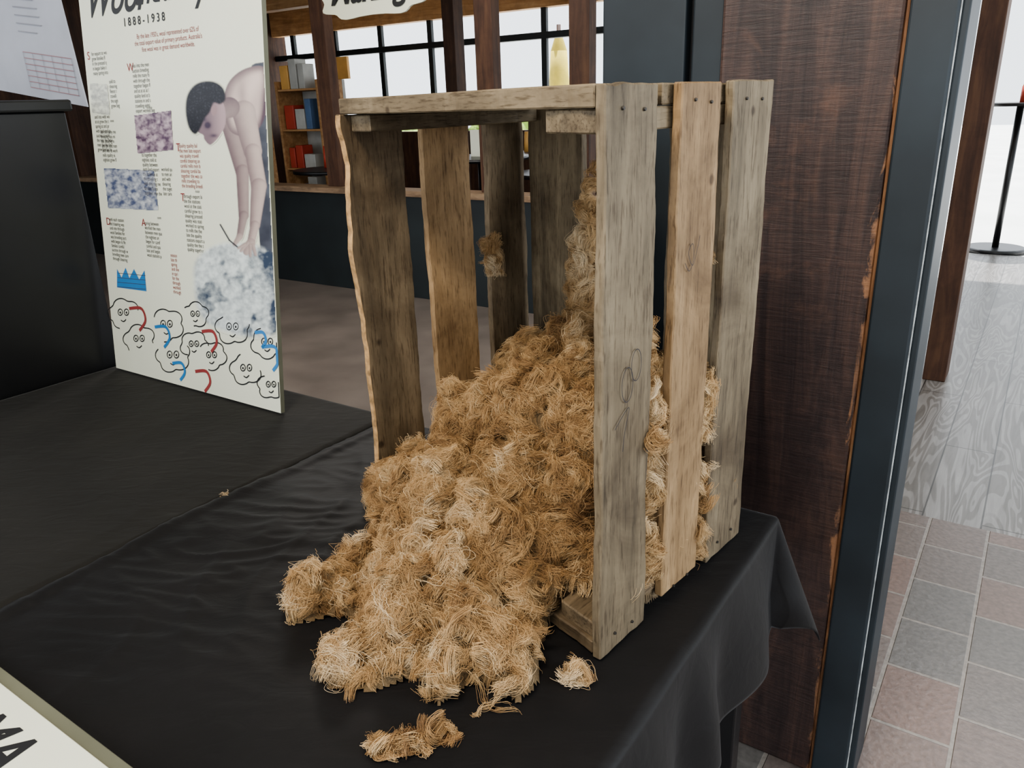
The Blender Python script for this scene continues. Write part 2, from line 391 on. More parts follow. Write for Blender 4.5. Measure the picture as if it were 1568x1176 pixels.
for lvl,z,th in(('top',H-.024,.024),('bottom',.0,.02)):
    for k in range(3):
        f=k/3
        ins=.016
        p=A+pr*(depth*f)+abn*(sh*f+ins)+Z*z
        Lg=AB.length-(.018 if lvl=='top' else .032)
        axT=abn.cross(pr)
        if axT.z<0: p=p+Z*th
        wdt=depth/3-(.008 if k<2 else .018)
        board('%s_board_%d'%(lvl,k+1),p,abn,Lg,pr,wdt,th,(M_pale if lvl=='top' else M_grey),cr,seed=20+k,shear=sh/depth)
def batten(name,base,d,inw,Wd,Lg,z,th,mat,seed,ref):
    p=base+Z*z
    axT=d.cross(inw)
    if axT.z<0:p=p+Z*th
    board(name,p,d,Lg,inw,Wd,th,mat,cr,seed=seed,shear=ref.dot(d)/ref.dot(inw))
batten('batten_top_right',A+pin_r*.0145+acn*.010,acn,pin_r,.088,Lr-.04,H-.024-.026,.0255,M_pale,31,AB)
batten('batten_top_left',B+pin_l*.0145+bdn*.010,bdn,pin_l,.068,Ll-.04,H-.024-.026,.0255,M_pale,32,-AB)
batten('batten_bottom_right',A+pin_r*.0145+acn*.010,acn,pin_r,.07,Lr-.04,.0205,.024,M_grey,33,AB)
def ribbon(pts,w,org,ex,ey,nrm,off,mat,name,parent,closed=False):
    n=len(pts)
    P=[org+ex*a+ey*b+nrm*off for a,b in pts]
    vs=[];fs=[]
    for i in range(n):
        a=P[(i-1)%n] if(closed or i>0) else P[i]; b=P[(i+1)%n] if(closed or i<n-1) else P[i]
        t=(b-a)
        if t.length<1e-9: t=ex.copy()
        t.normalize(); s=nrm.cross(t)*w/2
        vs+= [P[i]-s,P[i]+s]
    m=n if closed else n-1
    for i in range(m):
        j=(i+1)%n; fs.append((2*i,2*j,2*j+1,2*i+1))
    me=bpy.data.meshes.new(name); me.from_pydata(vs,[],fs); return finish(me,name,mat,parent)
def smooth_pts(pts,closed=False,k=6):
    n=len(pts);out=[]
    rngm=n if closed else n-1
    g=lambda i: pts[i%n] if closed else pts[max(0,min(n-1,i))]
    for i in range(rngm):
        p0,p1,p2,p3=g(i-1),g(i),g(i+1),g(i+2)
        for s in range(k):
            t=s/k
            out.append(tuple(.5*((2*p1[d])+(-p0[d]+p2[d])*t+(2*p0[d]-5*p1[d]+4*p2[d]-p3[d])*t*t+(-p0[d]+3*p1[d]-3*p2[d]+p3[d])*t**3) for d in(0,1)))
    if not closed: out.append(pts[-1])
    return out
M_pencil=plain('pencil_mark',(.03,.025,.027),.8)
nout=-pin_r
mk=A+acn*.022+Z*.345
ribbon(smooth_pts([(.0,.0),(.03,.02),(.022,-.01),(.018,-.035)]),.0012,mk+Z*-.02,acn,Z,nout,.0030,M_pencil,'pencil_mark_7',cr)
for q in((.026,.03,.012,.022),(.045,.05,.011,.02)):
    ribbon([(q[0]+q[2]*math.cos(t*.3),q[1]+q[3]*math.sin(t*.3)) for t in range(21)],.0012,mk,acn,Z,nout,.0030,M_pencil,'pencil_mark_0',cr,True)
ribbon(smooth_pts([(.0,.0),(.012,-.012),(.022,.002),(.018,.022),(.008,.012),(.02,-.006),(.03,.012),(.036,.03)]),.0010,A+AC*.43+Z*.50,acn,Z,nout,.0030,M_pencil,'pencil_scribble',cr)
M_nail=plain('nail_head',(.05,.045,.04),.5,metal=.6)
def nail(p,n):
    me=bpy.data.meshes.new('nail');bm=bmesh.new();bmesh.ops.create_cone(bm,cap_ends=True,segments=10,radius1=.0022,radius2=.0018,depth=.002);bm.to_mesh(me);bm.free()
    o=finish(me,'nail',M_nail,cr); o.matrix_basis=Matrix.Translation(p)@n.to_track_quat('Z','Y').to_matrix().to_4x4()
for s0,s1 in((.0,.26),(.385,.63),(.71,1.0)):
    for f in(.3,.7):
        for z in(H-.022,.02): nail(A+AC*(s0+(s1-s0)*f)+Z*(z+random.uniform(-.006,.006))+nout*.0018,nout)

# ---------------- wool ----------------
poly=np.array([(.355,1.13),(.042,1.60),(-.245,1.335),(-.285,1.30),(-.245,1.16),(-.235,1.085),(-.29,1.04),(-.352,.985),(-.335,.925),(-.26,.945),(-.225,.91),(-.265,.85),(-.25,.795),(-.19,.785),(-.14,.810),(-.105,.755),(-.065,.795),(-.005,.755),(.022,.79),(.028,.88),(.06,.93),(.115,.92),(.145,.895)])
def pdist(X,Y):
    d=np.full(X.shape,9.);ins=np.zeros(X.shape,bool);n=len(poly)
    for i in range(n):
        a=poly[i];b=poly[(i+1)%n];e=b-a
        t=np.clip(((X-a[0])*e[0]+(Y-a[1])*e[1])/(e@e),0,1)
        d=np.minimum(d,np.hypot(X-a[0]-t*e[0],Y-a[1]-t*e[1]))
        c=((a[1]>Y)!=(b[1]>Y))&(X<(b[0]-a[0])*(Y-a[1])/(b[1]-a[1]+1e-12)+a[0]); ins^=c
    return np.where(ins,d,-d)
ctrl=np.array([(-.25,1.31,.055),(-.19,1.38,.095),(-.11,1.48,.14),(-.01,1.57,.21),(.10,1.52,.255),(.20,1.38,.29),(.30,1.22,.28),(.25,1.05,.24),(.17,.95,.14),(.12,.92,.06),
(.05,1.22,.285),(-.06,1.28,.21),(-.13,1.2,.13),(-.09,1.1,.16),(0,1.03,.195),(.06,.98,.14),(.10,1.07,.25),
(-.15,1.0,.095),(-.24,1.0,.062),(-.32,.96,.05),(-.19,.92,.065),(-.22,.84,.045),(-.1,.9,.085),(-.08,.83,.055),(-.01,.83,.055),(.0,.92,.09),(.03,.98,.12)])
def hfield(X,Y):
    w=0;s=0
    for c in ctrl:
        k=np.exp(-((X-c[0])**2+(Y-c[1])**2)/(2*.045**2))+1e-6
        w=w+k;s=s+k*c[2]
    h=s/w
    d=pdist(X,Y)
    return h*np.clip(d/.03,0,1)**.45,d
gs=.004
gx=np.arange(-.39,.38,gs);gy=np.arange(.73,1.63,gs)
GX,GY=np.meshgrid(gx,gy,indexing='ij')
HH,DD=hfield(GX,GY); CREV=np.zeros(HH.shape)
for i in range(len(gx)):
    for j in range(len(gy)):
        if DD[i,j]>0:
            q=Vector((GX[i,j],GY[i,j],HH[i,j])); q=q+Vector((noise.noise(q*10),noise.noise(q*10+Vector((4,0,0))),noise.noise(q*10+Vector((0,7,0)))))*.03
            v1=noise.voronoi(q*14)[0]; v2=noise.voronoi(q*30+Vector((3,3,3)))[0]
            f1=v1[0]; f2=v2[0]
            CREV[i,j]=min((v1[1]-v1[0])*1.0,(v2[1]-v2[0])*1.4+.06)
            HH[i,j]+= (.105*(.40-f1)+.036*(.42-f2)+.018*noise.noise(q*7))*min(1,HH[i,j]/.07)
HH=np.maximum(HH,.003)
idx=-np.ones(GX.shape,int);vv=[]
for i in range(len(gx)):
    for j in range(len(gy)):
        if DD[i,j]>-.001: idx[i,j]=len(vv); vv.append((GX[i,j],GY[i,j],TZ+.004+max(.001,HH[i,j]-.010)))
ff=[]
for i in range(len(gx)-1):
    for j in range(len(gy)-1):
        a=(idx[i,j],idx[i+1,j],idx[i+1,j+1],idx[i,j+1])
        if min(a)>=0: ff.append(a)
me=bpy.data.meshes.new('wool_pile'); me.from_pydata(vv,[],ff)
def woolmat(name,k,bump=0,attr=False):
    m,nt,b=newmat(name)
    g=N(nt,'ShaderNodeNewGeometry')
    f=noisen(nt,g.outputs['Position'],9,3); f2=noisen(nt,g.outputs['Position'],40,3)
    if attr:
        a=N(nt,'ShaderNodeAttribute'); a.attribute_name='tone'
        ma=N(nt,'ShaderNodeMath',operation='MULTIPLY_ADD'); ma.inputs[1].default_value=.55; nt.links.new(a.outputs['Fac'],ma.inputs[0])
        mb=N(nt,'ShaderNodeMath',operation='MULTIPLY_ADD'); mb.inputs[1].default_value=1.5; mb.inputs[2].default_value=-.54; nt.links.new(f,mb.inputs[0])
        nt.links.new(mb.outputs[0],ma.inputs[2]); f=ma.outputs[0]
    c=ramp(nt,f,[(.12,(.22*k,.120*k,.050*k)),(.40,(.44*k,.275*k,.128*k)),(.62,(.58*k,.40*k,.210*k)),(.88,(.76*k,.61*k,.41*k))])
    c=mixc(nt,.5,c,ramp(nt,f2,[(.3,(.60,.52,.44)),(.55,(1,1,1))]),'MULTIPLY')
    nt.links.new(c,b.inputs['Base Color']); b.inputs['Roughness'].default_value=.55
    b.inputs['Specular IOR Level'].default_value=.35
    if bump:
        f3=noisen(nt,g.outputs['Position'],380,4,2.0); bumpn(nt,b,f3,bump,.003)
    return m
wool=finish(me,'wool_pile',woolmat('wool_core_shade',.32,1),None,True)  # base coloured dark so the gaps between locks look like deep shadow
gxn,gyn=np.gradient(HH,gs)
def samp(arr,x,y):
    i=np.clip(((x-gx[0])/gs),0,len(gx)-2);j=np.clip(((y-gy[0])/gs),0,len(gy)-2)
    i0=i.astype(int);j0=j.astype(int);fi=i-i0;fj=j-j0
    return arr[i0,j0]*(1-fi)*(1-fj)+arr[i0+1,j0]*fi*(1-fj)+arr[i0,j0+1]*(1-fi)*fj+arr[i0+1,j0+1]*fi*fj
def nrmz(a): return a/np.maximum(1e-9,np.linalg.norm(a,axis=-1,keepdims=True))
ALL=[];TONE=[];TV=[];TF=[];TT=[];tcount=0
def locks(P,Nn,K,Lr_,R0,Q=15,lift=.007,amp=.0048,crimp=.0009,droop=.016,turns=(.6,2.2),core=True,spread=1.12,tone=None):
    global tcount
    M=len(P)
    t=rng.normal(size=(M,3)); t-= (t*Nn).sum(1,keepdims=True)*Nn*.85; t=nrmz(t)
    b=nrmz(np.cross(Nn,t)); n2=np.cross(t,b)
    L=rng.uniform(*Lr_,size=(M,1,1)); s=np.linspace(0,1,Q)[None,:,None]
    ph=rng.uniform(0,6.28,(M,1,1)); tn=rng.uniform(*turns,size=(M,1,1)); am=amp*rng.uniform(.3,1.6,(M,1,1)); kap=rng.normal(0,.8,(M,1,1))
    T_=t[:,None,:];B_=b[:,None,:];N_=n2[:,None,:]
    dip=-.010*np.abs(2*s-1)**2.5
    cen=P[:,None,:]+T_*L*(s-.5)+B_*(L*kap*(s-.5)**2+am*np.sin(6.283*tn*s+ph))+N_*(dip+lift*rng.uniform(0,1.3,(M,1,1))*np.sin(3.14*s)+am*.9*np.cos(6.283*tn*s+ph))
    cen[...,2:3]-=droop*L/.06*s**2*rng.uniform(.1,1,(M,1,1))
    rl=R0*rng.uniform(.5,1.5,(M,1,1,1))
    r=np.sqrt(rng.uniform(.1,1.25,(M,K,1,1)))*rl*spread; a=rng.uniform(0,6.28,(M,K,1,1))
    s4=s[:,None];tw=rng.uniform(-1,1,(M,1,1,1))*4
    R=r*(.65+.45*np.sin(3.14*s4))
    fr=rng.uniform(4,8,(M,1,1,1))
    cw=crimp*np.sin(6.283*fr*s4+ph[:,None]+rng.normal(0,.5,(M,K,1,1)))
    jit=.0016*np.sin(6.283*rng.uniform(.7,2.8,(M,K,1,1))*s4+rng.uniform(0,6.28,(M,K,1,1)))
    jit2=.0013*np.sin(6.283*rng.uniform(.7,2.8,(M,K,1,1))*s4+rng.uniform(0,6.28,(M,K,1,1)))
    pts=cen[:,None]+B_[:,None]*(R*np.cos(a+tw*s4)+cw+jit2)+N_[:,None]*(R*np.sin(a+tw*s4)+jit)+T_[:,None]*rng.normal(0,.0045,(M,K,1,1))
    pts[...,2]=np.maximum(pts[...,2],TZ+.006)
    ALL.append(pts.reshape(M*K,Q,3).astype(np.float32))
    tn_=rng.uniform(0,1,(M,1)) if tone is None else np.clip(tone+rng.normal(0,.2,(M,1)),0,1)
    TONE.append(np.clip(np.repeat(tn_,K,1)+rng.normal(0,.10,(M,K)),0,1).reshape(-1))
    if core:
        S=7; an=(np.arange(S)/S*6.283)[None,None,:,None]
        pr_=rl[:,:,:,0][...,None]*.60*(np.sin(3.14159*np.clip(s,.03,.97))**.8)[...,None]
        pr_=pr_*(1+.22*np.sin(3*an+tw.reshape(M,1,1,1)*s[...,None]+ph[...,None]))
        v=cen[:,:,None,:]+B_[:,:,None,:]*pr_*np.cos(an)+N_[:,:,None,:]*pr_*np.sin(an)
        v[...,2]=np.maximum(v[...,2],TZ+.0055)
        v=v.reshape(-1,3)
        base=(np.arange(M)*Q*S)[:,None,None]+(np.arange(Q-1)*S)[None,:,None]; k0=np.arange(S)[None,None,:]; k1=(k0+1)%S
        f=np.stack([base+k0,base+k1,base+S+k1,base+S+k0],-1).reshape(-1,4)+tcount
        TV.append(v);TF.append(f);TT.append(np.repeat(tn_.reshape(-1),Q*S));tcount+=len(v)
NR=90000
x=rng.uniform(-.39,.38,NR);y=rng.uniform(.73,1.63,NR)
d=pdist(x,y); sl=np.sqrt(1+samp(gxn,x,y)**2+samp(gyn,x,y)**2); cv=samp(CREV,x,y)
keep=(d>.006)&(rng.uniform(0,4.0,NR)<sl)&(rng.uniform(0,1,NR)<np.clip(cv/.22,.05,1)); x=x[keep][:4500];y=y[keep][:4500]
Nn=nrmz(np.stack([-samp(gxn,x,y),-samp(gyn,x,y),np.ones(len(x))],1))
P=np.stack([x,y,TZ+.006+samp(HH,x,y)],1)-Nn*.004
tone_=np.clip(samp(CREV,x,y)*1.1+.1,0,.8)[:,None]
print('locks',len(P))
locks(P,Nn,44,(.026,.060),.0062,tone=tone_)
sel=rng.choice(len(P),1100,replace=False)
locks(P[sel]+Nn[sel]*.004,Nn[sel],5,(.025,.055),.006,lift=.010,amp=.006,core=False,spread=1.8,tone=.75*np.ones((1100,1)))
def blob(c,rad,n,K=40,L=(.02,.045),R0=.0050,**k):
    o=nrmz(rng.normal(size=(n,3))); rr=rng.uniform(.3,1,(n,1))
    P=np.array(c)+o*rr*np.array(rad); P[:,2]=np.maximum(P[:,2],TZ+.006)
    locks(P,o,K,L,R0,**k)
cb=C+CD*.60
for zz,off,rad,n in((.25,.05,(.04,.04,.04),60),(.31,.045,(.032,.032,.035),46),(.36,.04,(.028,.028,.035),40),(.41,.035,(.026,.026,.035),36),(.46,.03,(.022,.022,.03),26),(.51,.022,(.02,.02,.03),18),(.56,.015,(.010,.010,.025),6)):
    blob(cb+Z*zz+pin_b*off,rad,n,tone=.65*np.ones((n,1)))
p=B+BD*.73+pin_l*.02+Z*.40; blob(p,(.012,.012,.03),16); blob(p+Z*.035,(.018,.018,.010),9)
p=A+AC*.63+pin_r*.03+Z*.48; blob(p,(.02,.02,.04),14)
p=A+AC*.33+pin_r*.03+Z*.40; blob(p,(.012,.012,.05),14)
p=A+AC*.28-pin_r*.006+Z*.285; blob(p,(.012,.012,.006),5,L=(.02,.03))
for tt,zz in((.33,.2),(.33,.1),(.33,.3),(.66,.25),(.66,.15),(.66,.06),(.68,.30)):
    blob(A+AC*tt+pin_r*.016+Z*zz,(.018,.018,.05),26,tone=.75*np.ones((26,1)))
blob((.069,.80,TZ+.010),(.010,.018,.005),8,L=(.02,.04))
blob((-.150,.695,TZ+.008),(.045,.010,.005),15,L=(.02,.045)); blob((-.10,.712,TZ+.008),(.03,.007,.004),7,L=(.03,.05),R0=.003)
blob((-.045,.745,TZ+.007),(.004,.012,.002),2,K=10,L=(.05,.07),R0=.0018)
blob((-.56,1.33,TZ+.009),(.003,.003,.001),2,K=8,L=(.008,.012),R0=.002)
me=bpy.data.meshes.new('wool_locks'); TVa=np.concatenate(TV); TFa=np.concatenate(TF); TTa=np.concatenate(TT)
me.vertices.add(len(TVa)); me.vertices.foreach_set('co',TVa.astype(np.float32).reshape(-1))
me.loops.add(len(TFa)*4); me.loops.foreach_set('vertex_index',TFa.astype(np.int32).reshape(-1))
me.polygons.add(len(TFa)); me.polygons.foreach_set('loop_start',np.arange(0,len(TFa)*4,4,dtype=np.int32))
me.update(calc_edges=True); me.validate()
at=me.attributes.new('tone','FLOAT','POINT'); at.data.foreach_set('value',TTa.astype(np.float32))
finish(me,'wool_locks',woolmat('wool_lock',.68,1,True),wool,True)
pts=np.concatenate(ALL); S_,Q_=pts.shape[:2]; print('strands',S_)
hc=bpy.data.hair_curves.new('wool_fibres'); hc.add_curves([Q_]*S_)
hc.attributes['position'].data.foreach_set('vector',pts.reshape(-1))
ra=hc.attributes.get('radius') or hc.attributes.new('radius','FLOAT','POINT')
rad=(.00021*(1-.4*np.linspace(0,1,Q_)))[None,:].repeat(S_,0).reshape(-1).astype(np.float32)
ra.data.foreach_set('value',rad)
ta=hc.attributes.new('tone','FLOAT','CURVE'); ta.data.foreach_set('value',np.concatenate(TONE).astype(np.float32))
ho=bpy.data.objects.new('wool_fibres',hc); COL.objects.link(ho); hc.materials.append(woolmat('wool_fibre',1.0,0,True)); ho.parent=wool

# ---------------- camera ----------------
p_=math.radians(20); f_=1178.
view=Vector((0,math.cos(p_),-math.sin(p_))); up0=Vector((0,math.sin(p_),math.cos(p_))); r0=Vector((1,0,0))
rt=(r0-.035*up0).normalized(); up=(up0+.035*r0).normalized()
EYE=Vector((0,0,1.5))
cam=bpy.data.cameras.new('camera'); cam.lens=f_/1568*36; cam.sensor_width=36; cam.clip_end=200; cam.clip_start=.02
co=bpy.data.objects.new('camera',cam); COL.objects.link(co)
Rm=Matrix((rt,up,-view)).transposed().to_4x4(); co.matrix_world=Matrix.Translation(EYE)@Rm
scene.camera=co

# ---------------- poster (flat printed board) ----------------
lean=math.radians(6.5)
EV=(Z*math.cos(lean)+V*math.sin(lean)).normalized(); NP=U.cross(EV).normalized()
if NP.dot(V)>0: NP=-NP
O=W(-2.17,1.112,TZ+.0125); PW=.72; PH=1.12
def rect(px,py):
    """rectify a digitised artwork coordinate to metres on the board face"""
    x=px-784;y=py-588; xx=x-.035*y; yy=.035*x+y
    dd=r0*xx+view*f_-up0*yy
    t=(O-EYE).dot(NP)/dd.dot(NP); q=EYE+dd*t-O
    return (q.dot(U),q.dot(EV))
po=empty('information_poster',O[:])
me=bpy.data.meshes.new('poster_board'); bm=bmesh.new(); bmesh.ops.create_cube(bm,size=1)
for v in bm.verts:
    v.co=O+U*((v.co.x+.5)*PW)+EV*((v.co.z+.5)*PH)-NP*((v.co.y+.5)*.012)
bmesh.ops.recalc_face_normals(bm,faces=bm.faces)
bm.to_mesh(me);bm.free(); o=finish(me,'poster_board',M_white,po)
me.materials.append(M_edge)
for f in me.polygons:
    if abs(f.normal.dot(NP))<.5: f.material_index=1
def ppoly(pts,mat,off,name='print_shape',smooth=False):
    q=[rect(*p) for p in pts]
    if smooth:q=smooth_pts(q,True,5)
    me=bpy.data.meshes.new(name);bm=bmesh.new()
    vs=[bm.verts.new(O+U*a+EV*b+NP*off) for a,b in q]
    f=bm.faces.new(vs); bmesh.ops.triangulate(bm,faces=[f]); bm.to_mesh(me);bm.free()
    return finish(me,name,mat,po)
def pline(pts,w,mat,off=.0012,smooth=True,closed=False,name='print_line'):
    q=[rect(*p) for p in pts]
    if smooth:q=smooth_pts(q,closed,6)
    q=[(min(a,PW-.003),max(b,.003)) for a,b in q]
    return ribbon(q,w,O,U,EV,NP,off,mat,name,po,closed)
def ptext(s,px,py,size,mat,align='LEFT',shear=0,sp=1.0,off=.0012,w=1.0,bold=0):
    cu=bpy.data.curves.new('print_text','FONT'); cu.body=s; cu.size=size; cu.align_x=align; cu.shear=shear; cu.space_line=sp; cu.offset=bold
    o=bpy.data.objects.new('print_text',cu); COL.objects.link(o); cu.materials.append(mat)
    a,b=rect(px,py)
    R=Matrix((U*w,EV,NP)).transposed().to_4x4()
    o.parent=po; o.matrix_parent_inverse=Matrix.Translation(-O); o.matrix_basis=Matrix.Translation(O+U*a+EV*b+NP*off)@R
    return o
I_blk=plain('ink_black',(.02,.02,.022),.5); I_gry=plain('ink_grey',(.06,.055,.055),.5); I_red=plain('ink_red',(.28,.05,.05),.5)
I_blu=plain('ink_blue',(.05,.2,.45),.5)
ptext('Wool',132,28,.12,I_blk,shear=.5,w=.9,bold=.0015); ptext('industry',208,8,.12,I_blk,shear=.5,w=.72,bold=.0015)
ptext('1 8 8 8 - 1 9 3 8',190,41,.027,I_blk,bold=.0004)
ptext("By the late 1950's, wool represented over 62% of\nthe total export value of primary products. Australia's\nfine wool was in great demand worldwide.",256,54,.0155,I_red,'CENTER',w=.80)
words="the shearing season began in the late eighties with men travelling between stations and the wool was pressed into bales for export to mills sold at auction each spring fleece quality grew through careful breeding and many families worked the land together".split()
def para(n,wd):
    out=[]
    for i in range(n):
        l=''
        while len(l)<wd: l+=random.choice(words)+' '
        out.append(l[:wd])
    return '\n'.join(out)
def col(px,py,n,wd=19,m=None): ptext(para(n,wd),px,py,.0135,m or I_gry,w=.78,sp=.88)
col(141,86,5,16);col(168,128,6,8); col(146,182,8,16); col(203,104,10,17); col(155,205,7,16); col(275,226,9,19,I_red); col(282,303,12,17); col(218,240,9,16); col(248,262,6,9)
col(168,338,10,17);col(222,344,8,15);col(262,393,9,7,I_red)
ptext('S',135,92,.028,I_red);ptext('W',196,110,.028,I_red);ptext('T',271,232,.028,I_red);ptext('T',278,308,.028,I_red);ptext('D',164,344,.028,I_red);ptext('A',218,346,.028,I_red)
for x,y in((170,190),(242,338),(300,298),(228,170)): ptext('***',x,y,.014,I_blk)
ppoly([(180,440),(180,412),(187,425),(193,410),(199,426),(206,412),(214,428),(222,414),(225,446)],I_blu,.001)
for k in range(4): pline([(181,418+k*7),(224,422+k*7)],.0012,I_gry,smooth=False,off=.0013)
def attrmat():
    m,nt,b=newmat('halftone_print'); a=N(nt,'ShaderNodeAttribute'); a.attribute_name='ink'
    nt.links.new(a.outputs['Color'],b.inputs['Base Color']); b.inputs['Roughness'].default_value=.4
    return m
M_ht=attrmat()
def halftone(name,x0,x1,y0,y1,fn,off,step=1.0):
    xs=np.arange(x0,x1+.01,step);ys=np.arange(y0,y1+.01,step)
    X,Y=np.meshgrid(xs,ys,indexing='ij'); Cc,al=fn(X,Y)
    vs=[];ok=[]
    for i in range(len(xs)):
        for j in range(len(ys)):
            a,b=rect(xs[i],ys[j]); ok.append(a<PW-.004); vs.append(O+U*min(a,PW-.002)+EV*b+NP*off)
    nv=len(ys);fs=[]
    for i in range(len(xs)-1):
        for j in range(nv-1):
            if (al[i,j]>.02 or al[i+1,j+1]>.02) and ok[i*nv+j]: fs.append((i*nv+j,i*nv+j+1,(i+1)*nv+j+1,(i+1)*nv+j))
    me=bpy.data.meshes.new(name); me.from_pydata(vs,[],fs)
    at=me.color_attributes.new('ink','FLOAT_COLOR','POINT')
    cc=np.concatenate([Cc.reshape(-1,3),np.ones((Cc.shape[0]*Cc.shape[1],1))],1).astype(np.float32)
    at.data.foreach_set('color',cc.reshape(-1)); finish(me,name,M_ht,po)
def fbm(X,Y,s,seed=0,oct=4):
    out=np.zeros(X.shape)
    for i in range(X.shape[0]):
        for j in range(X.shape[1]): out[i,j]=noise.fractal(Vector((X[i,j]/s,Y[i,j]/s,seed)),.8,2.1,oct)
    return out
PAPER=np.array([.74,.75,.62])
def sm(x,a,b):
    t=np.clip((x-a)/(b-a),0,1);return t*t*(3-2*t)
def inpoly(X,Y,pp,soft=1.6):
    pp=np.array(smooth_pts(pp,True,4));d=np.full(X.shape,1e9);ins=np.zeros(X.shape,bool);n=len(pp)
    for i in range(n):
        a=pp[i];b=pp[(i+1)%n];e=b-a
        t=np.clip(((X-a[0])*e[0]+(Y-a[1])*e[1])/(e@e+1e-9),0,1)
        d=np.minimum(d,np.hypot(X-a[0]-t*e[0],Y-a[1]-t*e[1]))
        c=((a[1]>Y)!=(b[1]>Y))&(X<(b[0]-a[0])*(Y-a[1])/(b[1]-a[1]+1e-12)+a[0]); ins^=c
    sd=np.where(ins,d,-d)
    return np.clip(.5+sd/soft,0,1),sd
def shearer(X,Y):
    C_=np.zeros(X.shape+(3,))+PAPER; AL=np.zeros(X.shape)
    n1=fbm(X,Y,14,1,3);n2=fbm(X,Y,34,5,3);n3=fbm(X,Y,5,9)
    def lay(a,c):
        nonlocal C_,AL
        if np.ndim(c)==1: c=np.zeros(X.shape+(3,))+np.array(c)
        C_=C_*(1-a[...,None])+c*a[...,None]; AL=np.maximum(AL,a)
    def tone(v,lo=(.03,.03,.06),hi=(.66,.62,.60)):
        v=np.clip(v,0,1)[...,None]; return np.array(lo)*(1-v)+np.array(hi)*v
    a,sd=inpoly(X,Y,[(384,106),(402,96),(420,99),(428,180),(435,300),(441,420),(443,498),(426,492),(408,440),(399,380),(395,300),(395,220),(393,160)])
    lay(a,tone(.10+.10*n2+.08*np.exp(-((X-412-(Y-200)*.05)/5)**2),(.018,.02,.035),(.42,.45,.52)))
    a,sd=inpoly(X,Y,[(298,430),(300,402),(318,382),(345,372),(372,374),(400,378),(425,395),(437,440),(437,490),(420,512),(385,517),(345,507),(318,494),(303,470)],7)
    v=.80+.35*n1+.16*n3-.55*sm(n2,.08,.45)-.6*np.exp(-((X-408)**2/300+(Y-405)**2/900))-.5*np.exp(-((X-425)**2/160+(Y-450)**2/1500))
    lay(a,tone(v,(.04,.06,.10),(.70,.75,.73)))
    def limb(pts,hi=.85,lo=.30,lx=-.7):
        for (p,q,r1,r2) in pts:
            e=np.array(q,float)-np.array(p,float);L2=e@e;L=math.sqrt(L2)
            t=np.clip(((X-p[0])*e[0]+(Y-p[1])*e[1])/L2,0,1); r=r1+(r2-r1)*t
            dx=X-p[0]-t*e[0];dy=Y-p[1]-t*e[1];d=np.hypot(dx,dy)
            side=(dx*e[1]-dy*e[0])/L/r
            a=np.clip(.5+(r-d)/1.6,0,1)
            v=lo+(hi-lo)*(.5+.5*np.clip(side*lx*-1*1.1+.1,-1,1))*np.sqrt(np.clip(1-(d/r)**2*.75,0,1))+.03*n1
            lay(a,tone(v,(.09,.05,.07),(.70,.57,.50)))
    limb([((352,185),(372,262),14,11),((372,262),(374,330),10,8),((374,330),(368,362),7,5)],.60,.05)
    a,sd=inpoly(X,Y,[(343,160),(349,130),(366,111),(388,102),(406,104),(413,125),(411,160),(402,190),(386,205),(366,208),(350,196)])
    v=.15+.60*sm(sd,0,16)+.10*np.sin((X+Y*.6)/8)*sm(sd,3,12)-.45*sm(X,394,412)*sm(Y,115,160)-.35*np.exp(-((X-372)**2/50+(Y-150)**2/500))
    lay(a,tone(v,(.09,.05,.07),(.74,.60,.53)))
    limb([((374,172),(388,232),18,14),((388,232),(397,285),12,12),((397,285),(391,345),12,8),((391,345),(385,372),7,6)],.95,.10)
    limb([((385,372),(378,386),7,5),((380,372),(370,384),3,2.5),((388,376),(392,390),3,2.4),((384,376),(384,392),2.6,2),((376,374),(366,380),2.6,2),((368,362),(360,374),5,3)],.75,.3)
    limb([((352,165),(330,172),16,13)],.42,.05)
    a,sd=inpoly(X,Y,[(318,150),(336,150),(345,165),(346,190),(338,207),(330,217),(322,222),(314,214),(312,207),(304,202),(305,190),(308,170)])
    v=.26+.32*sm(X,318,344)-.45*np.exp(-((X-319)**2+(Y-192)**2)/22)-.32*np.exp(-((X-329)**2/34+(Y-208)**2/8))-.25*np.exp(-((X-312)**2/24+(Y-183)**2/12))
    lay(a,tone(v,(.05,.03,.06),(.62,.45,.45)))
    a,sd=inpoly(X,Y,[(285,172),(287,148),(297,132),(312,125),(330,126),(343,136),(346,152),(338,160),(328,158),(322,172),(314,182),(308,196),(300,206),(290,196)],3)
    lay(a,tone(-.02+.10*np.abs(n3),(.006,.006,.012),(.4,.4,.48)))
    a,_=inpoly(X,Y,[(326,163),(332,162),(333,172),(328,178),(324,172)]); lay(a,np.array([.30,.20,.21]))
    for (p,q) in(((338,344),(352,368)),((352,368),(364,378))):
        e=np.array(q,float)-np.array(p,float);t=np.clip(((X-p[0])*e[0]+(Y-p[1])*e[1])/(e@e),0,1)
        lay(np.clip(1.6-np.hypot(X-p[0]-t*e[0],Y-p[1]-t*e[1]),0,1),np.array([.05,.05,.06]))
    return C_,AL
halftone('shearer_photo',280,450,95,520,shearer,.0010)
def inpoly2(X,Y,pp):
    pp=np.array(pp,float);ins=np.zeros(X.shape,bool);n=len(pp)
    for i in range(n):
        a=pp[i];b=pp[(i+1)%n]
        ins^=((a[1]>Y)!=(b[1]>Y))&(X<(b[0]-a[0])*(Y-a[1])/(b[1]-a[1]+1e-12)+a[0])
    return ins.astype(float),None
def smallphoto(lo,hi,poly_,seed):
    def f(X,Y):
        a,sd=inpoly2(X,Y,poly_); n=fbm(X,Y,9,seed,3); n2=fbm(X,Y,3,seed+2)
        v=np.clip(.45+.8*n+.2*n2,0,1)[...,None]
        return np.array(lo)*(1-v)+np.array(hi)*v,a
    return f
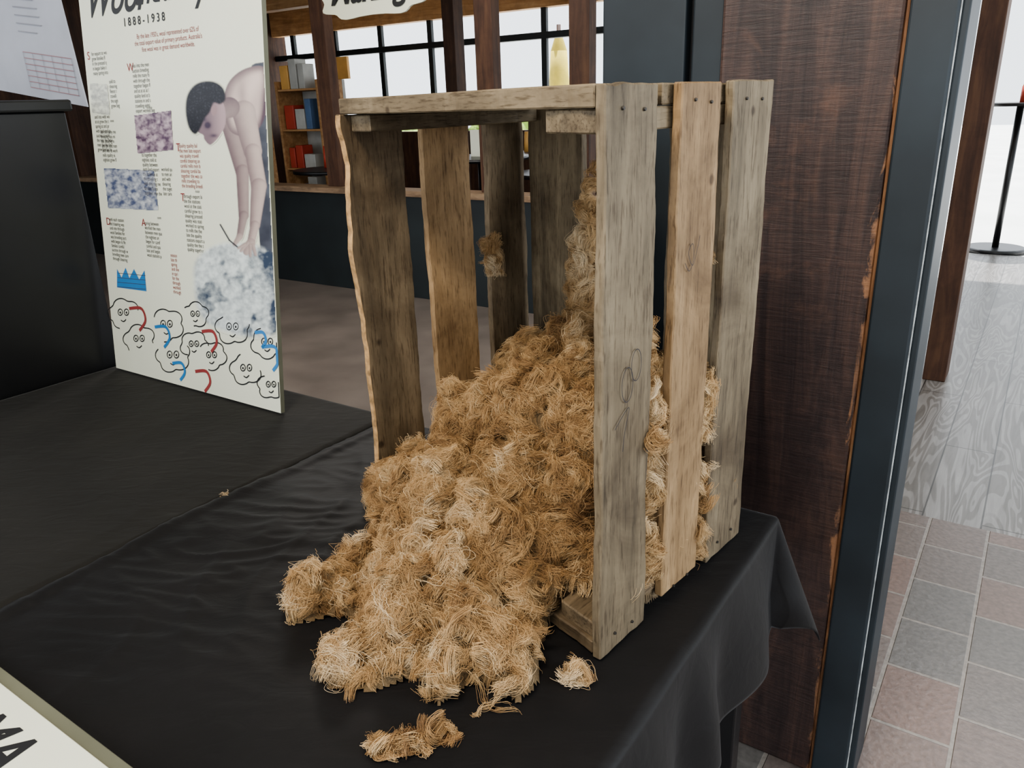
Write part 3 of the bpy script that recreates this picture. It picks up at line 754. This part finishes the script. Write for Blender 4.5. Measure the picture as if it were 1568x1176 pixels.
halftone('photo_wool_shed',205,268,168,236,smallphoto((.10,.06,.10),(.50,.40,.44),[(207,178),(262,170),(266,229),(212,235)],3),.001)
halftone('photo_woolpress',158,245,255,324,smallphoto((.08,.10,.18),(.54,.56,.58),[(160,258),(236,262),(243,322),(167,318)],8),.001)
halftone('sketch',137,172,126,178,smallphoto((.36,.36,.33),(.74,.75,.64),[(139,128),(165,130),(169,176),(143,172)],12),.001)
def doodle(cx,cy,s,mat,ph=0):
    pts=[]
    a0=random.uniform(0,6.28)
    for k in range(34):
        a=a0+k/34*6.283; r=s*(1+.24*abs(math.sin(k/34*3.14159*5+ph)))
        pts.append((cx+r*math.cos(a),cy+r*.95*math.sin(a)))
    pline(pts[3:27],.0032,mat)
    for dx in(-.25,.22):
        e=[(cx+dx*s+.17*s*math.cos(t),cy-.1*s+.24*s*math.sin(t)) for t in [k*.7 for k in range(9)]]
        pline(e,.0028,I_blk,closed=True)
        ppoly([(cx+dx*s+.06*s*math.cos(t),cy-.07*s+.09*s*math.sin(t)) for t in [k*.9 for k in range(7)]],I_blk,.0012)
    pline([(cx-.2*s,cy+.5*s),(cx,cy+.62*s),(cx+.2*s,cy+.45*s)],.003,mat)
dd_=[(190,480,20,I_blk),(214,520,20,I_blk),(256,498,22,I_blk),(266,545,22,I_blk),(300,482,17,I_blk),(298,528,18,I_blk),(325,545,19,I_blk),(357,502,22,I_blk),(378,565,21,I_blk),(410,525,21,I_blk),(416,590,18,I_blk)]
for i,(x,y,s,m) in enumerate(dd_): doodle(x,y,s,m,i)
for (x,y,m,s) in((212,488,I_red,1.3),(250,515,I_blu,1.2),(275,568,I_blu,1.0),(322,522,I_red,1.2),(416,548,I_blu,1.4),(312,583,I_red,1.2),(400,520,I_blu,.9)):
    pline([(x-10*s,y-12*s),(x+4*s,y-12*s),(x+9*s,y+2*s),(x+2*s,y+14*s)],.0085,m,.0016)

# ---------------- cabinet ----------------
cab=empty('black_cabinet',W(-2.6,.7,0))
ubox('carcass',-3.1,-2.215,.15,1.15,0,1.52,M_black,cab,.004)
ubox('cabinet_top',-3.12,-2.20,.13,1.165,1.52,1.55,M_black,cab,.006)
M_paper=plain('paper_bluegrey',(.44,.45,.50),.6,.08,6)
no=empty('notice_sheet',W(-2.85,1.5,1.5))
q0=Vector((-1.31,2.6,1.535));q1=Vector((-1.72,2.86,1.60))
ex=(q0-q1).normalized(); ey=Z
me=bpy.data.meshes.new('sheet');P4=[q1-ex*.5,q0,q0+Z*.9-ex*.08,q1-ex*.5+Z*.9]
bk=ex.cross(Z)*-.004
me.from_pydata([*P4,*[p+bk for p in P4]],[],[(0,1,2,3),(7,6,5,4),(0,4,5,1),(1,5,6,2),(2,6,7,3),(3,7,4,0)])
finish(me,'sheet',M_paper,no)
nn=ex.cross(Z); 
if nn.dot(V)>0: nn=-nn
I_rose=plain('ink_rose',(.35,.17,.18),.5); I_lgry=plain('ink_lightgrey',(.25,.25,.28),.5)
for r in range(7):
    ribbon([(-.30,.03+r*.018),(-.03,.03+r*.018)],.0022,q0,ex,Z,nn,.003,I_rose,'printed_rule',no)
for c in range(6):
    ribbon([(-.30+c*.054,.03),(-.30+c*.054,.138)],.0018,q0,ex,Z,nn,.003,I_lgry,'printed_rule',no)
for r in range(12):
    ribbon([(-.30,.20+r*.024),(-.30+random.uniform(.08,.22),.20+r*.024)],.003,q0,ex,Z,nn,.003,I_lgry,'printed_rule',no)
ubox('backing_post',-2.75,-2.70,1.62,1.66,0,2.4,M_brown,no)

# ---------------- lower-left sign ----------------
sg=empty('table_sign',W(-.95,.2,TZ))
def slab(name,c,eu,ev,w,h,t,mat,parent):
    n=eu.cross(ev)
    me=bpy.data.meshes.new(name);bm=bmesh.new();bmesh.ops.create_cube(bm,size=1)
    for v in bm.verts: v.co=c+eu*(v.co.x*w)+ev*(v.co.y*h)+n*(v.co.z*t)
    bmesh.ops.recalc_face_normals(bm,faces=bm.faces)
    bm.to_mesh(me);bm.free();o=finish(me,name,mat,parent);bevel(o,.001,1);return o
slab('sign_backing',W(-.90,.193,TZ+.018),U,V,.62,.21,.010,M_edge,sg)
slab('sign_face',W(-.90,.186,TZ+.0245),U,V,.60,.192,.003,M_white,sg)
def text3(s,loc,ex,ey,size,mat,parent,shear=0,bold=0):
    cu=bpy.data.curves.new('sign_text','FONT'); cu.body=s; cu.size=size; cu.shear=shear; cu.offset=bold
    o=bpy.data.objects.new('sign_text',cu); COL.objects.link(o); cu.materials.append(mat)
    R=Matrix((ex,ey,ex.cross(ey))).transposed().to_4x4()
    o.parent=parent;o.matrix_parent_inverse=Matrix.Translation(-Vector(parent.location)); o.matrix_basis=Matrix.Translation(loc)@R
text3('MA',W(-.965,.205,TZ+.0265),U,V,.075,I_blk,sg,.35,.0015)

# ---------------- hanging oval sign ----------------
hs=empty('hanging_sign',W(-1.35,1.5,1.7))
r=-.149; Yc=2.1; cpos=Vector((r*Yc,Yc,1.5+.130*Yc))
ex=U
pts=[]
for k in range(60):
    a=k/60*6.283; rr=1+.06*math.sin(a*9)
    pts.append((.175*rr*math.copysign(abs(math.cos(a))**.6,math.cos(a)),.058*rr*math.copysign(abs(math.sin(a))**.7,math.sin(a))))
me=bpy.data.meshes.new('sign_panel');bm=bmesh.new()
vs=[bm.verts.new(cpos+ex*a+Z*b) for a,b in pts]; f=bm.faces.new(vs)
e=bmesh.ops.extrude_face_region(bm,geom=[f]); 
for v in e['geom']:
    if isinstance(v,bmesh.types.BMVert): v.co+=V*.006
bmesh.ops.recalc_face_normals(bm,faces=bm.faces)
bm.to_mesh(me);bm.free();finish(me,'sign_panel',M_white,hs)
text3('Making',cpos+U*-.14-Z*.022-V*.002,U,Z,.09,I_blk,hs,.4,.0022)
for k in(-.1,.1): ribbon([(k,.04),(k,1.22)],.002,cpos,U,Z,-V,.0,M_black,'cord',hs)

# ---------------- light ----------------
w=bpy.data.worlds.new('world'); scene.world=w; w.use_nodes=True
bg=w.node_tree.nodes['Background']; bg.inputs[0].default_value=(.88,.94,1,1); bg.inputs[1].default_value=2.1
sun=bpy.data.lights.new('sun','SUN'); sun.energy=10; sun.angle=.02; so=bpy.data.objects.new('sun',sun); COL.objects.link(so)
so.rotation_euler=(Vector((-.15,-.30,-1))).to_track_quat('-Z','Y').to_euler()
def area(name,loc,tgt,sx,sy,e,c):
    l=bpy.data.lights.new(name,'AREA'); l.shape='RECTANGLE'; l.size=sx;l.size_y=sy;l.energy=e;l.color=c
    o=bpy.data.objects.new(name,l);COL.objects.link(o);o.location=loc
    o.rotation_euler=(Vector(tgt)-Vector(loc)).to_track_quat('-Z','Y').to_euler()
area('daylight_right',(2.5,-.3,2.0),(.1,1.2,.9),1.3,1.3,66,(.84,.92,1))
area('ceiling_lamp',(-.6,.1,2.9),(0,1.2,.9),.5,.4,46,(1,.91,.77))
area('doorway_fill',(3.0,3.6,2.9),(2.6,3.4,0),1.2,1.2,45,(.95,.97,1))  # added fill light to brighten the floor past the doorway, no actual fixture
bl=W(-3.4,3.3,2.9); area('back_room_fill',bl[:],W(-3.2,3.3,0)[:],1.0,1.0,50,(1,.95,.88))  # invented fill that lifts the dark floor behind the tables
